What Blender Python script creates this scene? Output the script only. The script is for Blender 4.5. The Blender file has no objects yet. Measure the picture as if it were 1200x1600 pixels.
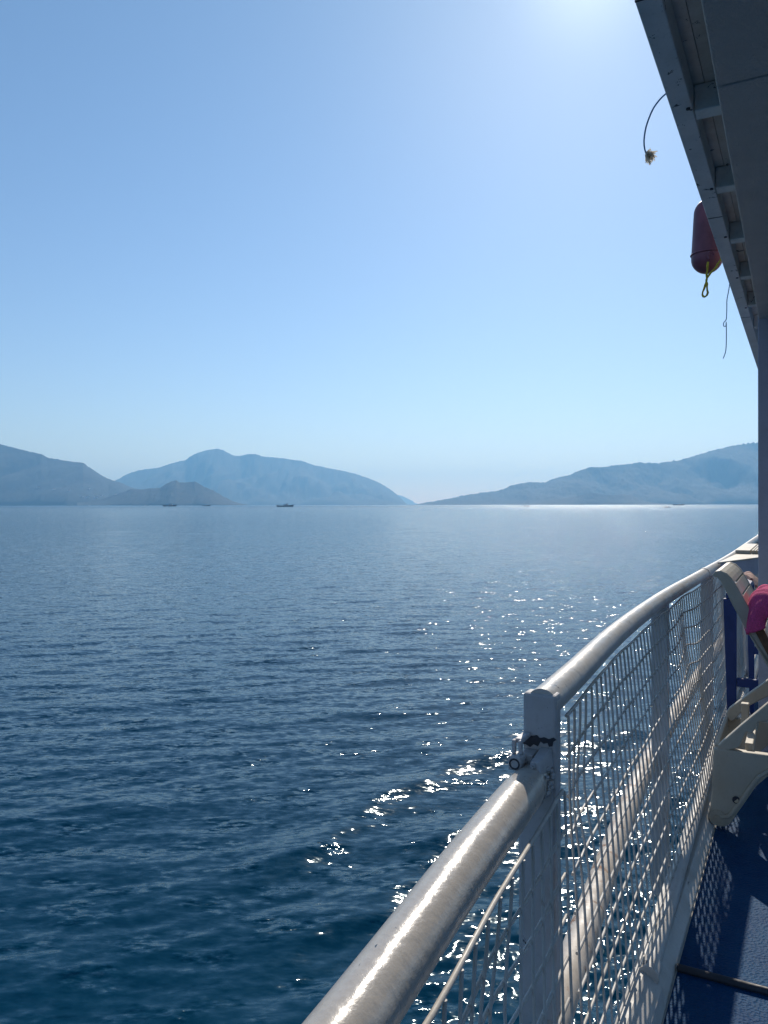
import bpy, math, random
import numpy as np
from mathutils import Vector, Matrix
R = math.radians
random.seed(7)
rng = np.random.RandomState(11)
scene = bpy.context.scene
COL = scene.collection

# ------------------------------------------------------------------ camera
CAM_Z = 4.0
cd = bpy.data.cameras.new('camera')
cam = bpy.data.objects.new('camera', cd); COL.objects.link(cam)
cam.location = (0, 0, CAM_Z)
cam.rotation_euler = (R(90), R(0.08), 0)
cd.sensor_fit = 'VERTICAL'; cd.sensor_height = 36; cd.sensor_width = 27; cd.lens = 27
cd.shift_y = -0.0075
cd.clip_start = 0.05; cd.clip_end = 80000
scene.camera = cam

# ------------------------------------------------------------------ sky, sun, exposure
SUN_AZ, SUN_EL = R(15.0), R(34.5)          # azimuth right of the view axis (+Y), elevation
w = bpy.data.worlds.new('World'); scene.world = w; w.use_nodes = True
nt = w.node_tree; nt.nodes.clear()
out = nt.nodes.new('ShaderNodeOutputWorld'); bg = nt.nodes.new('ShaderNodeBackground')
sky = nt.nodes.new('ShaderNodeTexSky'); sky.sky_type = 'NISHITA'; sky.sun_disc = False
sky.sun_elevation = SUN_EL; sky.sun_rotation = SUN_AZ
sky.altitude = 0; sky.air_density = 1.0; sky.dust_density = 0.22; sky.ozone_density = 1.6
bg.inputs['Strength'].default_value = 0.118
tint = nt.nodes.new('ShaderNodeMix'); tint.data_type = 'RGBA'; tint.blend_type = 'MULTIPLY'; tint.inputs[0].default_value = 1
wt0 = nt.nodes.new('ShaderNodeTexCoord'); sx = nt.nodes.new('ShaderNodeSeparateXYZ'); nt.links.new(wt0.outputs['Generated'], sx.inputs[0])
tr_ = nt.nodes.new('ShaderNodeValToRGB'); tr_.color_ramp.elements[0].position = 0.02; tr_.color_ramp.elements[0].color = (0.76, 0.81, 0.94, 1); e_ = tr_.color_ramp.elements.new(0.3); e_.color = (0.77, 0.86, 0.97, 1)
tr_.color_ramp.elements[2].position = 0.62; tr_.color_ramp.elements[2].color = (0.76, 0.92, 1.0, 1); nt.links.new(sx.outputs['Z'], tr_.inputs[0]); nt.links.new(tr_.outputs[0], tint.inputs[7])
nt.links.new(sky.outputs[0], tint.inputs[6]); 
sdv = (math.sin(SUN_AZ)*math.cos(SUN_EL), math.cos(SUN_AZ)*math.cos(SUN_EL), math.sin(SUN_EL))
def mth(op, a, b):                             # the bright aureole of forward-scattered light close round the sun
    n = nt.nodes.new('ShaderNodeMath'); n.operation = op
    for i, x in enumerate((a, b)):
        if hasattr(x, 'links'): nt.links.new(x, n.inputs[i])
        else: n.inputs[i].default_value = x
    return n.outputs[0]
wtc = nt.nodes.new('ShaderNodeTexCoord'); dt = nt.nodes.new('ShaderNodeVectorMath'); dt.operation = 'DOT_PRODUCT'
nt.links.new(wtc.outputs['Generated'], dt.inputs[0]); dt.inputs[1].default_value = sdv
cz = mth('MAXIMUM', dt.outputs['Value'], 0.0)
au = mth('ADD', mth('MULTIPLY', mth('POWER', cz, 520.0), 2.4), mth('MULTIPLY', mth('POWER', cz, 60.0), 0.12))
ad = nt.nodes.new('ShaderNodeMix'); ad.data_type = 'RGBA'; ad.blend_type = 'ADD'; ad.inputs[0].default_value = 1
cb = nt.nodes.new('ShaderNodeCombineColor'); [nt.links.new(au, cb.inputs[i]) for i in range(3)]
nt.links.new(tint.outputs[2], ad.inputs[6]); nt.links.new(cb.outputs[0], ad.inputs[7]); nt.links.new(ad.outputs[2], bg.inputs[0]); nt.links.new(bg.outputs[0], out.inputs[0])
sl = bpy.data.lights.new('sun', 'SUN'); so = bpy.data.objects.new('sun', sl); COL.objects.link(so)
sl.energy = 4.2; sl.angle = R(0.53); sl.color = (1.0, 0.93, 0.83)
sd = Vector((math.sin(SUN_AZ) * math.cos(SUN_EL), math.cos(SUN_AZ) * math.cos(SUN_EL), math.sin(SUN_EL)))
so.rotation_euler = sd.to_track_quat('Z', 'Y').to_euler()
scene.view_settings.view_transform = 'Standard'; scene.view_settings.look = 'None'
scene.view_settings.exposure = 0.0; scene.view_settings.gamma = 1.0
scene.cycles.volume_bounces = 1
scene.cycles.max_bounces = 8
scene.cycles.sample_clamp_indirect = 6.0
scene.cycles.caustics_reflective = True; scene.cycles.blur_glossy = 1.5; scene.cycles.caustics_refractive = False

# ------------------------------------------------------------------ helpers
YAW = R(90 - 28.6)                          # the boat's long axis, measured from +X
BM = Matrix.Rotation(YAW, 4, 'Z')           # boat frame: x forward, y outboard (to port), z up; origin under the camera

class MB:
    def __init__(s): s.v = []; s.f = []; s.sm = []
    def add(s, vs, fs, smooth=False):
        o = len(s.v); s.v += [tuple(p) for p in vs]
        for f in fs: s.f.append(tuple(i + o for i in f)); s.sm.append(smooth)
    def box(s, a, b):
        x0, y0, z0 = a; x1, y1, z1 = b
        s.add([(x0,y0,z0),(x1,y0,z0),(x1,y1,z0),(x0,y1,z0),(x0,y0,z1),(x1,y0,z1),(x1,y1,z1),(x0,y1,z1)],
              [(0,3,2,1),(4,5,6,7),(0,1,5,4),(1,2,6,5),(2,3,7,6),(3,0,4,7)])
    def hexa(s, bot, top):
        n = len(bot)
        s.add(list(bot) + list(top), [tuple(range(n))[::-1], tuple(range(n, 2*n))] +
              [(i, (i+1) % n, n + (i+1) % n, n + i) for i in range(n)])
    def tube(s, pts, r, n=8, cap=True, closed=False, smooth=True):
        P = [Vector(p) for p in pts]; m = len(P)
        rs = r if hasattr(r, '__len__') else [r] * m
        vs = []; up = None
        for i, p in enumerate(P):
            a = P[(i-1) % m] if (closed or i > 0) else p
            b = P[(i+1) % m] if (closed or i < m-1) else p
            t = (b - a).normalized()
            if up is None:
                up = Vector((0,0,1)) if abs(t.z) < 0.9 else Vector((1,0,0))
            x = t.cross(up).normalized(); up = x.cross(t).normalized()
            for k in range(n):
                th = 2*math.pi*k/n
                vs.append(p + (x*math.cos(th) + up*math.sin(th)) * rs[i])
        fs = []
        for i in range(m if closed else m-1):
            j = (i+1) % m
            for k in range(n):
                k2 = (k+1) % n
                fs.append((i*n+k, j*n+k, j*n+k2, i*n+k2))
        s.add(vs, fs, smooth)
        if cap and not closed:
            s.add(vs[:n], [tuple(range(n))]); s.add(vs[-n:], [tuple(range(n))[::-1]])
    def extrude_x(s, prof, x0, x1, smooth=False):
        """profile of (y, z) points swept along x; concave profiles are one n-gon"""
        n = len(prof)
        s.add([(x0, y, z) for y, z in prof] + [(x1, y, z) for y, z in prof],
              [tuple(range(n)), tuple(range(n, 2*n))[::-1]])
        s.add([(x0, y, z) for y, z in prof] + [(x1, y, z) for y, z in prof],
              [(i, n+i, n+(i+1) % n, (i+1) % n) for i in range(n)], smooth)
    def build(s, name, mat, parent=None, bevel=0, frame='boat', weld=False):
        me = bpy.data.meshes.new(name)
        off = Vector((0,0,0)); q = parent
        while q is not None:
            if 'base' in q.keys(): off = Vector(q['base'])
            q = q.parent
        me.from_pydata([tuple(Vector(p) - off) for p in s.v], [], s.f)
        me.polygons.foreach_set('use_smooth', s.sm)
        me.materials.append(mat); me.validate(); me.update()
        import bmesh
        bm = bmesh.new(); bm.from_mesh(me)
        if weld: bmesh.ops.remove_doubles(bm, verts=bm.verts, dist=1e-5)
        bmesh.ops.recalc_face_normals(bm, faces=bm.faces); bm.to_mesh(me); bm.free()
        o = bpy.data.objects.new(name, me); COL.objects.link(o)
        if parent is not None: o.parent = parent
        elif frame == 'boat': o.matrix_world = BM
        if bevel:
            if not weld:
                bm = bmesh.new(); bm.from_mesh(me); bmesh.ops.remove_doubles(bm, verts=bm.verts, dist=1e-5)
                bmesh.ops.recalc_face_normals(bm, faces=bm.faces); bm.to_mesh(me); bm.free()
            b = o.modifiers.new('bevel', 'BEVEL'); b.width = bevel; b.segments = 2; b.limit_method = 'ANGLE'; b.angle_limit = R(40)
        return o

def tag(o, label=None, cat=None, group=None, kind=None):
    if label: o['label'] = label
    if cat: o['category'] = cat
    if group: o['group'] = group
    if kind: o['kind'] = kind
    return o

def thing(name, base, label, cat, group=None):
    """an Empty standing in the boat's frame at base; parts are written in boat coordinates"""
    o = bpy.data.objects.new(name, None); COL.objects.link(o)
    o.empty_display_size = 0.1
    o.matrix_world = BM @ Matrix.Translation(base)
    o['base'] = list(base)
    return tag(o, label, cat, group)

def base_at(o, base):
    """move a one-mesh thing's origin to base (boat coordinates)"""
    o.data.transform(Matrix.Translation(-Vector(base))); o.matrix_world = BM @ Matrix.Translation(base)
    return o

def smooth_curve(pts, step):
    """Catmull-Rom through the points, resampled"""
    P = [Vector(p) for p in pts]; P = [P[0]*2 - P[1]] + P + [P[-1]*2 - P[-2]]
    res = []
    for i in range(1, len(P)-2):
        p0, p1, p2, p3 = P[i-1:i+3]
        n = max(2, int((p2-p1).length/step))
        for k in range(n):
            t = k/n
            res.append(0.5*((2*p1) + (p2-p0)*t + (2*p0-5*p1+4*p2-p3)*t*t + (3*p1-p0-3*p2+p3)*t**3))
    res.append(P[-2]); return res

# ------------------------------------------------------------------ materials
def new_mat(name):
    m = bpy.data.materials.new(name); m.use_nodes = True
    return m, m.node_tree, m.node_tree.nodes['Principled BSDF']
def node(nt, t, **kw):
    n = nt.nodes.new(t)
    for k, v in kw.items():
        if k in n.inputs.keys(): n.inputs[k].default_value = v
        else: setattr(n, k, v)
    return n
def noise(nt, scale, detail=4, rough=0.55, vec=None, stretch=None, dist=0.0):
    tc = node(nt, 'ShaderNodeTexCoord'); n = node(nt, 'ShaderNodeTexNoise')
    n.inputs['Scale'].default_value = scale; n.inputs['Detail'].default_value = detail; n.inputs['Roughness'].default_value = rough
    n.inputs['Distortion'].default_value = dist
    if stretch:
        mp = node(nt, 'ShaderNodeMapping'); mp.inputs['Scale'].default_value = stretch
        nt.links.new(tc.outputs['Object'], mp.inputs[0]); nt.links.new(mp.outputs[0], n.inputs['Vector'])
    else: nt.links.new(tc.outputs['Object'], n.inputs['Vector'])
    return n
def ramp(nt, src, stops):
    r = node(nt, 'ShaderNodeValToRGB'); e = r.color_ramp.elements
    while len(e) < len(stops): e.new(0.5)
    for i, (p, c) in enumerate(stops):
        e[i].position = p; e[i].color = (c, c, c, 1) if not hasattr(c, '__len__') else (*c, 1)
    nt.links.new(src, r.inputs[0]); return r
def mixc(nt, fac, a, b):
    m = node(nt, 'ShaderNodeMix'); m.data_type = 'RGBA'
    nt.links.new(fac, m.inputs[0])
    for s, x in ((6, a), (7, b)):
        if hasattr(x, 'links'): nt.links.new(x, m.inputs[s])
        else: m.inputs[s].default_value = (*x, 1)
    return m.outputs[2]
def bumpn(nt, h, dist, strength=1.0, prev=None):
    b = node(nt, 'ShaderNodeBump'); b.inputs['Distance'].default_value = dist; b.inputs['Strength'].default_value = strength
    nt.links.new(h, b.inputs['Height'])
    if prev is not None: nt.links.new(prev, b.inputs['Normal'])
    return b.outputs[0]

def paint(name, base, rough=0.38, rust=0.0, chips=0.0, grime=0.35, bump=0.0008, chipcol=(0.05,0.055,0.065), stain=(0.42,0.37,0.30)):
    m, nt, p = new_mat(name)
    n1 = noise(nt, 6, 6, 0.65); r1 = ramp(nt, n1.outputs[0], [(0.42, 0), (0.72, grime)])
    c = mixc(nt, r1.outputs[0], base, tuple(b*s*1.5 for b, s in zip(base, stain)))
    n4 = noise(nt, 90, 3, 0.6); r4 = ramp(nt, n4.outputs[0], [(0.55, 0), (0.78, 0.35)])
    c = mixc(nt, r4.outputs[0], c, tuple(b*0.55 for b in base))
    if chips:
        n2 = noise(nt, 22, 5, 0.7, dist=0.6); r2 = ramp(nt, n2.outputs[0], [(0.70-chips*0.1, 0), (0.72-chips*0.1, 1)])
        c = mixc(nt, r2.outputs[0], c, chipcol)
    if rust:
        n3 = noise(nt, 9, 6, 0.75, dist=0.4); r3 = ramp(nt, n3.outputs[0], [(0.70-rust*0.14, 0), (0.80-rust*0.14, 1)])
        n5 = noise(nt, 60, 3); r5 = ramp(nt, n5.outputs[0], [(0.35, (0.10,0.035,0.015)), (0.65, (0.36,0.15,0.05))])
        c = mixc(nt, r3.outputs[0], c, r5.outputs[0])
    nt.links.new(c, p.inputs['Base Color'])
    rr = ramp(nt, n1.outputs[0], [(0.3, rough*0.8), (0.75, min(1, rough*1.7))]); nt.links.new(rr.outputs[0], p.inputs['Roughness'])
    nb = noise(nt, 45, 5, 0.6); nb2 = noise(nt, 14, 3, 0.5)
    b = bumpn(nt, nb2.outputs[0], bump*3)
    nt.links.new(bumpn(nt, nb.outputs[0], bump, prev=b), p.inputs['Normal'])
    return m

M_rail = paint('rail_paint', (0.55,0.53,0.50), 0.34, rust=0.1, chips=0.5, bump=0.0014)
M_gate = paint('gate_rail_paint', (0.50,0.465,0.42), 0.22, rust=0.0, chips=0.15, bump=0.0011)
M_post = paint('post_paint', (0.50,0.50,0.52), 0.5, rust=0.45, chips=0.4, grime=0.6)
M_wire = paint('wire_paint', (0.60,0.58,0.55), 0.45, rust=0.45, grime=0.6, bump=0.0006)
M_mid = paint('rusty_pipe_paint', (0.60,0.55,0.49), 0.5, rust=1.15, chips=0.2, grime=0.7)
M_kerb = paint('kerb_paint', (0.56,0.55,0.53), 0.45, rust=0.3, chips=0.4, grime=0.5)
M_beam = paint('canopy_paint', (0.93,0.93,0.92), 0.55, rust=0.1, chips=0.6, grime=0.3, chipcol=(0.10,0.11,0.12))
M_joist = paint('joist_paint', (0.92,0.92,0.90), 0.6, chips=0.5, grime=0.4, chipcol=(0.08,0.09,0.10))
M_plank = paint('plank_paint', (0.90,0.86,0.80), 0.65, chips=0.6, grime=0.6, chipcol=(0.10,0.10,0.10))
M_col = paint('column_paint', (0.50,0.49,0.56), 0.6, grime=0.2, chips=0.0)
M_hull = paint('hull_paint', (0.62,0.62,0.62), 0.4, rust=0.3, grime=0.5)
M_blue = paint('blue_steel_paint', (0.012,0.045,0.20), 0.4, grime=0.2, chips=0.0)
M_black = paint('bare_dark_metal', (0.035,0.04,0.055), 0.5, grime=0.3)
M_plastic = paint('cream_plastic', (0.52,0.475,0.39), 0.4, grime=0.35, bump=0.0002, chipcol=(0.3,0.25,0.2))
M_roughpanel, nt, p = new_mat('stippled_panel')
n1 = noise(nt, 5, 5); nt.links.new(mixc(nt, ramp(nt, n1.outputs[0], [(0.35,0),(0.7,1)]).outputs[0], (0.90,0.83,0.76), (0.80,0.73,0.67)), p.inputs['Base Color'])
p.inputs['Roughness'].default_value = 0.55
nb = noise(nt, 130, 4, 0.7); nt.links.new(bumpn(nt, nb.outputs[0], 0.014), p.inputs['Normal'])

M_deck, nt, p = new_mat('blue_deck_paint')
n1 = noise(nt, 7, 6, 0.7); n2 = noise(nt, 60, 3)
c = mixc(nt, ramp(nt, n1.outputs[0], [(0.35,0),(0.7,1)]).outputs[0], (0.003,0.050,0.15), (0.008,0.080,0.19))
c = mixc(nt, ramp(nt, n2.outputs[0], [(0.62,0),(0.75,0.7)]).outputs[0], c, (0.02,0.03,0.05))
nt.links.new(c, p.inputs['Base Color']); p.inputs['Roughness'].default_value = 0.62; p.inputs['Specular IOR Level'].default_value = 0.10
vo = node(nt, 'ShaderNodeTexVoronoi'); vo.inputs['Scale'].default_value = 95
tc = node(nt, 'ShaderNodeTexCoord'); nt.links.new(tc.outputs['Object'], vo.inputs['Vector'])
nb = noise(nt, 120, 3); b = bumpn(nt, vo.outputs['Distance'], 0.004, 0.8)
nt.links.new(bumpn(nt, nb.outputs[0], 0.003, prev=b), p.inputs['Normal'])

def simple(name, col, rough=0.6, var=0.25, scale=30, bump=0.0):
    m, nt, p = new_mat(name)
    n = noise(nt, scale, 4); nt.links.new(mixc(nt, ramp(nt, n.outputs[0], [(0.35,0),(0.7,1)]).outputs[0], col, tuple(c*(1-var) for c in col)), p.inputs['Base Color'])
    p.inputs['Roughness'].default_value = rough
    if bump: nt.links.new(bumpn(nt, n.outputs[0], bump), p.inputs['Normal'])
    return m
M_pink = simple('pink_towelling', (0.80,0.085,0.27), 0.95, 0.35, 180, 0.004)
M_striped, nt, p = new_mat('patterned_cloth')
wv = node(nt, 'ShaderNodeTexWave'); wv.inputs['Scale'].default_value = 14; wv.inputs['Distortion'].default_value = 3
tc = node(nt, 'ShaderNodeTexCoord'); nt.links.new(tc.outputs['Object'], wv.inputs['Vector'])
nt.links.new(mixc(nt, ramp(nt, wv.outputs['Fac'], [(0.5,0),(0.6,1)]).outputs[0], (0.62,0.45,0.38), (0.22,0.09,0.08)), p.inputs['Base Color']); p.inputs['Roughness'].default_value = 0.9
M_brown = simple('brown_wood', (0.20,0.10,0.045), 0.6, 0.5, 40)
M_mat = simple('beige_foam', (0.60,0.50,0.36), 0.85, 0.2, 60, 0.001)
M_buoy = simple('faded_red_plastic', (0.27,0.085,0.115), 0.5, 0.35, 10, 0.001)
M_yrope = simple('yellow_rope_fibre', (0.85,0.62,0.06), 0.8, 0.5, 200, 0.002)
M_brope = simple('blue_cord_fibre', (0.04,0.22,0.50), 0.8, 0.4, 200)
M_fray = simple('frayed_white_fibre', (0.90,0.87,0.80), 0.9, 0.05, 200)

nt = M_fray.node_tree; tr = node(nt, 'ShaderNodeBsdfTranslucent'); tr.inputs[0].default_value = (0.85,0.82,0.75,1); mx = node(nt, 'ShaderNodeMixShader'); mx.inputs[0].default_value = 0.92
nt.links.new(nt.nodes['Principled BSDF'].outputs[0], mx.inputs[1]); nt.links.new(tr.outputs[0], mx.inputs[2]); nt.links.new(mx.outputs[0], nt.nodes['Material Output'].inputs['Surface'])
# ------------------------------------------------------------------ numpy value noise
_perm = rng.rand(256, 256)
def vnoise(x, y):
    xi = np.floor(x).astype(int); yi = np.floor(y).astype(int); fx = x-xi; fy = y-yi
    fx = fx*fx*(3-2*fx); fy = fy*fy*(3-2*fy)
    g = lambda a, b: _perm[a & 255, b & 255]
    return (g(xi,yi)*(1-fx)+g(xi+1,yi)*fx)*(1-fy) + (g(xi,yi+1)*(1-fx)+g(xi+1,yi+1)*fx)*fy
def fbm(x, y, o=5, gain=0.5):
    s = 0; a = 1; t = 0
    for i in range(o): s = s + a*vnoise(x*2**i+17*i, y*2**i+31*i); t += a; a *= gain
    return s/t

def grid_object(name, X, Y, Z, mat, kind):
    nr, nc = X.shape
    co = np.stack([X, Y, Z], -1).reshape(-1, 3).astype(np.float32)
    idx = np.arange(nr*nc).reshape(nr, nc)
    q = np.stack([idx[:-1,:-1], idx[:-1,1:], idx[1:,1:], idx[1:,:-1]], -1).reshape(-1, 4)
    me = bpy.data.meshes.new(name)
    me.vertices.add(len(co)); me.vertices.foreach_set('co', co.ravel())
    me.loops.add(q.size); me.loops.foreach_set('vertex_index', q.ravel().astype(np.int32))
    me.polygons.add(len(q)); me.polygons.foreach_set('loop_start', np.arange(0, q.size, 4, dtype=np.int32))
    me.polygons.foreach_set('use_smooth', np.ones(len(q), bool))
    me.materials.append(mat); me.update(calc_edges=True); me.validate()
    o = bpy.data.objects.new(name, me); COL.objects.link(o); o['kind'] = kind
    return o

# ------------------------------------------------------------------ water
M_water, nt, p = new_mat('sea_water')
p.inputs['Base Color'].default_value = (0.0001, 0.036, 0.074, 1)
p.inputs['Roughness'].default_value = 0.035; p.inputs['IOR'].default_value = 1.333; p.inputs['Specular IOR Level'].default_value = 0.38; p.inputs['Specular Tint'].default_value = (0.40,0.85,1,1)
# ripple slopes as a normal field (holds its strength out to the horizon, where ripples are smaller than a pixel)
na = noise(nt, 2.6, 3, 0.6, stretch=(0.50, 1.7, 1)); nb = noise(nt, 11, 3, 0.55, stretch=(0.6, 1.4, 1))
def vm(op, a, b):
    n = node(nt, 'ShaderNodeVectorMath'); n.operation = op
    for i, x in enumerate((a, b)):
        if hasattr(x, 'links'): nt.links.new(x, n.inputs[i])
        else: n.inputs[i].default_value = x
    return n.outputs[0]
sa = vm('MULTIPLY', vm('SUBTRACT', na.outputs['Color'], (0.5,0.5,0.5)), (0.45, 0.38, 0))
sb = vm('MULTIPLY', vm('SUBTRACT', nb.outputs['Color'], (0.5,0.5,0.5)), (0.80, 0.85, 0))
nm = noise(nt, 1.7, 3, 0.65, stretch=(0.7, 1.5, 1)); mk = node(nt, 'ShaderNodeMapRange'); nt.links.new(nm.outputs[0], mk.inputs['Value'])
mk.inputs['From Min'].default_value = 0.52; mk.inputs['From Max'].default_value = 0.72; mk.inputs['To Min'].default_value = 0.75; mk.inputs['To Max'].default_value = 4.0
sbs = node(nt, 'ShaderNodeVectorMath'); sbs.operation = 'SCALE'; nt.links.new(sb, sbs.inputs[0]); nt.links.new(mk.outputs[0], sbs.inputs['Scale']); sb = sbs.outputs[0]
ge = node(nt, 'ShaderNodeNewGeometry')
nn = node(nt, 'ShaderNodeVectorMath'); nn.operation = 'NORMALIZE'
tc = node(nt, 'ShaderNodeTexCoord'); ln = node(nt, 'ShaderNodeVectorMath'); ln.operation = 'LENGTH'; nt.links.new(tc.outputs['Object'], ln.inputs[0])
mr = node(nt, 'ShaderNodeMapRange'); nt.links.new(ln.outputs['Value'], mr.inputs['Value'])
mr.inputs['From Min'].default_value = 8; mr.inputs['From Max'].default_value = 160; mr.inputs['To Min'].default_value = 0.8; mr.inputs['To Max'].default_value = 1.3
mr2 = node(nt, 'ShaderNodeMapRange'); nt.links.new(ln.outputs['Value'], mr2.inputs['Value'])
mr2.inputs['From Min'].default_value = 50; mr2.inputs['From Max'].default_value = 1300; mr2.inputs['To Min'].default_value = 0.085; mr2.inputs['To Max'].default_value = 0.24
nt.links.new(mr2.outputs[0], p.inputs['Roughness'])
sc_ = node(nt, 'ShaderNodeVectorMath'); sc_.operation = 'SCALE'; nt.links.new(vm('ADD', sa, sb), sc_.inputs[0]); nt.links.new(mr.outputs[0], sc_.inputs['Scale'])
nt.links.new(vm('ADD', ge.outputs['Normal'], sc_.outputs[0]), nn.inputs[0]); nt.links.new(nn.outputs[0], p.inputs['Normal'])

az_f = np.linspace(-37, 37, 980)
az = np.concatenate([np.arange(-180, -37, 3.0), az_f, np.arange(40, 180.1, 3.0)])
rr = [1.2]
while rr[-1] < 110: rr.append(rr[-1]*1.0062)
while rr[-1] < 3000: rr.append(rr[-1]*1.010)
while rr[-1] < 16000: rr.append(rr[-1]*1.035)
rr = np.array(rr)
A, RR = np.meshgrid(np.radians(az), rr)
X = RR*np.sin(A); Y = RR*np.cos(A)
cell = np.gradient(rr)[:, None]*np.ones_like(X)
S, C = math.sin(R(28.6)), math.cos(R(28.6))
bs = S*X + C*Y; bl = -C*X + S*Y              # boat coordinates of every water point
gust = 0.55 + 0.9*fbm(X*0.05+3, Y*0.09+8, 3)
calm = 1 - 0.45*np.exp(-((bl-5.0)/3.2)**2)   # the smooth water dragged along by the hull
Z = np.zeros_like(X)
for i in range(64):
    lam = 0.20*(15 ** (i/63.0)) * (0.92 + 0.16*rng.rand())
    th = R(rng.normal(-12, 17)) + (math.pi if rng.rand() < 0.25 else 0)
    amp = 0.0030*lam**0.60*(0.7+0.6*rng.rand())
    if lam > 1.0: amp *= 0.5
    elif lam < 0.6: amp *= 1.25
    k = 2*math.pi/lam; ph = k*(X*math.sin(th)+Y*math.cos(th)) + rng.rand()*7
    wgt = np.clip((lam/cell-3)/3, 0, 1)
    sc = np.sin(ph); mod = (gust*calm if lam < 1.2 else 1)
    Z += amp*wgt*mod*(sc - 0.33*np.cos(2*ph))
# longer waves carry the slope farther out, where the short ones are below the sheet's resolution
for i in range(70):
    lam = 2.0*(14 ** (i/69.0)) * (0.92 + 0.16*rng.rand())
    th = R(rng.normal(-10, 45)); k = 2*math.pi/lam
    q = lam/cell
    wgt = np.clip((q-3)/2, 0, 1)*np.clip((26-q)/14, 0, 1)*np.clip((RR-25)/60, 0, 1)
    Z += 0.0025/k*wgt*np.sin(k*(X*math.sin(th)+Y*math.cos(th)) + rng.rand()*7)
def crest(pts, width, height, seed):
    """a wake wave whose crest follows the line; steeper on its hull side, broken along its length"""
    global Z
    P = np.array(pts)
    best = np.full(X.shape, 1e9); along = np.zeros_like(X); L = 0
    for a, b2 in zip(P[:-1], P[1:]):
        d = b2-a; ln = np.hypot(*d); t = np.clip(((X-a[0])*d[0]+(Y-a[1])*d[1])/ln**2, 0, 1)
        px, py = X-(a[0]+t*d[0]), Y-(a[1]+t*d[1]); dist = np.hypot(px, py); sg = np.sign(d[0]*py-d[1]*px)
        m = dist < np.abs(best); best = np.where(m, dist*sg, best); along = np.where(m, L+t*ln, along); L += ln
    e = np.clip(along/3.0, 0, 1)*np.clip((L-along)/0.8, 0, 1)
    wob = best + 0.10*(fbm(X*2.2+seed, Y*2.2, 3)-0.5)*2
    wd = np.where(wob > 0, width*1.35, width*0.75)
    Z += height*e*np.exp(-(wob/wd)**2)*(0.45+0.9*vnoise(along*1.1+seed, along*0+seed)) 
crest([(-3.2,7.2),(-1.37,8.25),(-0.6,9.3),(0.1,10.7),(1.3,11.8),(2.6,12.4),(5.0,13.6)], 0.36, 0.075, 3)
crest([(-2.0,5.6),(-0.72,7.0),(0.0,7.7),(0.35,8.4),(0.9,9.3),(2.4,10.2)], 0.32, 0.065, 9)
crest([(-1.9,4.6),(-0.6,6.1),(0.2,6.6),(1.2,7.6)], 0.2, 0.05, 14)
near = np.clip(1-(bl-0.6)/2.6, 0, 1)*np.clip((16-RR)/6, 0, 1)
Z += near*0.085*(fbm(X*4, Y*4, 3, 0.6)-0.5)*2
water = grid_object('sea', X, Y, Z, M_water, 'structure')

# ------------------------------------------------------------------ hills
def hill_mat(name, c1, c2, scale):
    m, nt, p = new_mat(name)
    n = noise(nt, scale, 8, 0.65); nt.links.new(mixc(nt, ramp(nt, n.outputs[0], [(0.40,0),(0.62,1)]).outputs[0], c1, c2), p.inputs['Base Color'])
    p.inputs['Roughness'].default_value = 0.95
    n2 = noise(nt, scale*6, 5, 0.7); nt.links.new(bumpn(nt, n2.outputs[0], 6.0), p.inputs['Normal'])
    return m
M_hill = hill_mat('forested_hillside', (0.004,0.015,0.020), (0.010,0.021,0.025), 0.0035)
def hill(pts, d_ridge, d_shore, d_back, seed, rough=3.0, step=1.0, gully=0.3, power=0.8):
    us = np.arange(pts[0][0], pts[-1][0]+0.01, step); vs = np.interp(us, [q[0] for q in pts], [q[1] for q in pts])
    k = np.ones(3)/3; vs = np.convolve(np.pad(vs, 1, 'edge'), k, 'valid')
    H = (788-vs)/1200*d_ridge
    ts = np.concatenate([np.linspace(0, 1, 46), np.linspace(1.05, 2, 14)])
    T, U = np.meshgrid(ts, us, indexing='ij')
    shore = d_shore + (fbm(U*0.015+seed, U*0+seed, 2)-0.5)*0.10*d_shore
    ridge = d_ridge*(1 + 0*U)
    Yd = np.where(T <= 1, shore+(ridge-shore)*T, ridge+(d_back-ridge)*(T-1))
    Xd = (U-600)/1200*Yd
    prof = np.where(T <= 1, np.clip(T, 0, 1)**power, np.clip(2-T, 0, 1)**0.8)
    g = 1 - np.abs(2*fbm(Xd*0.0022+seed, Yd*0.0007+seed*2, 4)-1)*2.0
    env = 4*np.clip(T, 0, 1)*np.clip(1-T, 0, 1)
    Zh = H[None, :]*np.clip(prof - gully*env*np.clip(g, 0, 1)*0.9, 0, 1)
    Zh = Zh + (fbm(Xd*0.05+seed, Yd*0.02, 3)-0.5)*rough*2*np.clip(H[None, :]/30, 0, 1)*np.clip(T*6, 0, 1)
    Zh = np.where(T == 0, -3, Zh); Zh = np.where(T == 2, -3, Zh)
    return grid_object('hill', Xd, Yd, Zh, M_hill, 'structure')
hill([(-1100,740),(-700,715),(-400,690),(-200,664),(-60,676),(0,692),(15,696),(40,703),(65,708),(75,713),(100,718),(130,722),(140,729),(155,739),(170,747),(185,751),(200,758),(215,763),(240,771),(270,778),(300,784),(330,788)], 5600, 4700, 8500, 2, rough=5, gully=0.22)
hill([(120,784),(160,778),(190,768),(205,763),(230,762),(250,760),(262,753),(268,750),(275,749),(281,752),(290,752),(305,751),(312,755),(320,760),(335,766),(350,775),(365,782),(378,786),(390,788)], 4500, 4150, 5400, 5, rough=4, gully=0.15)
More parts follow.
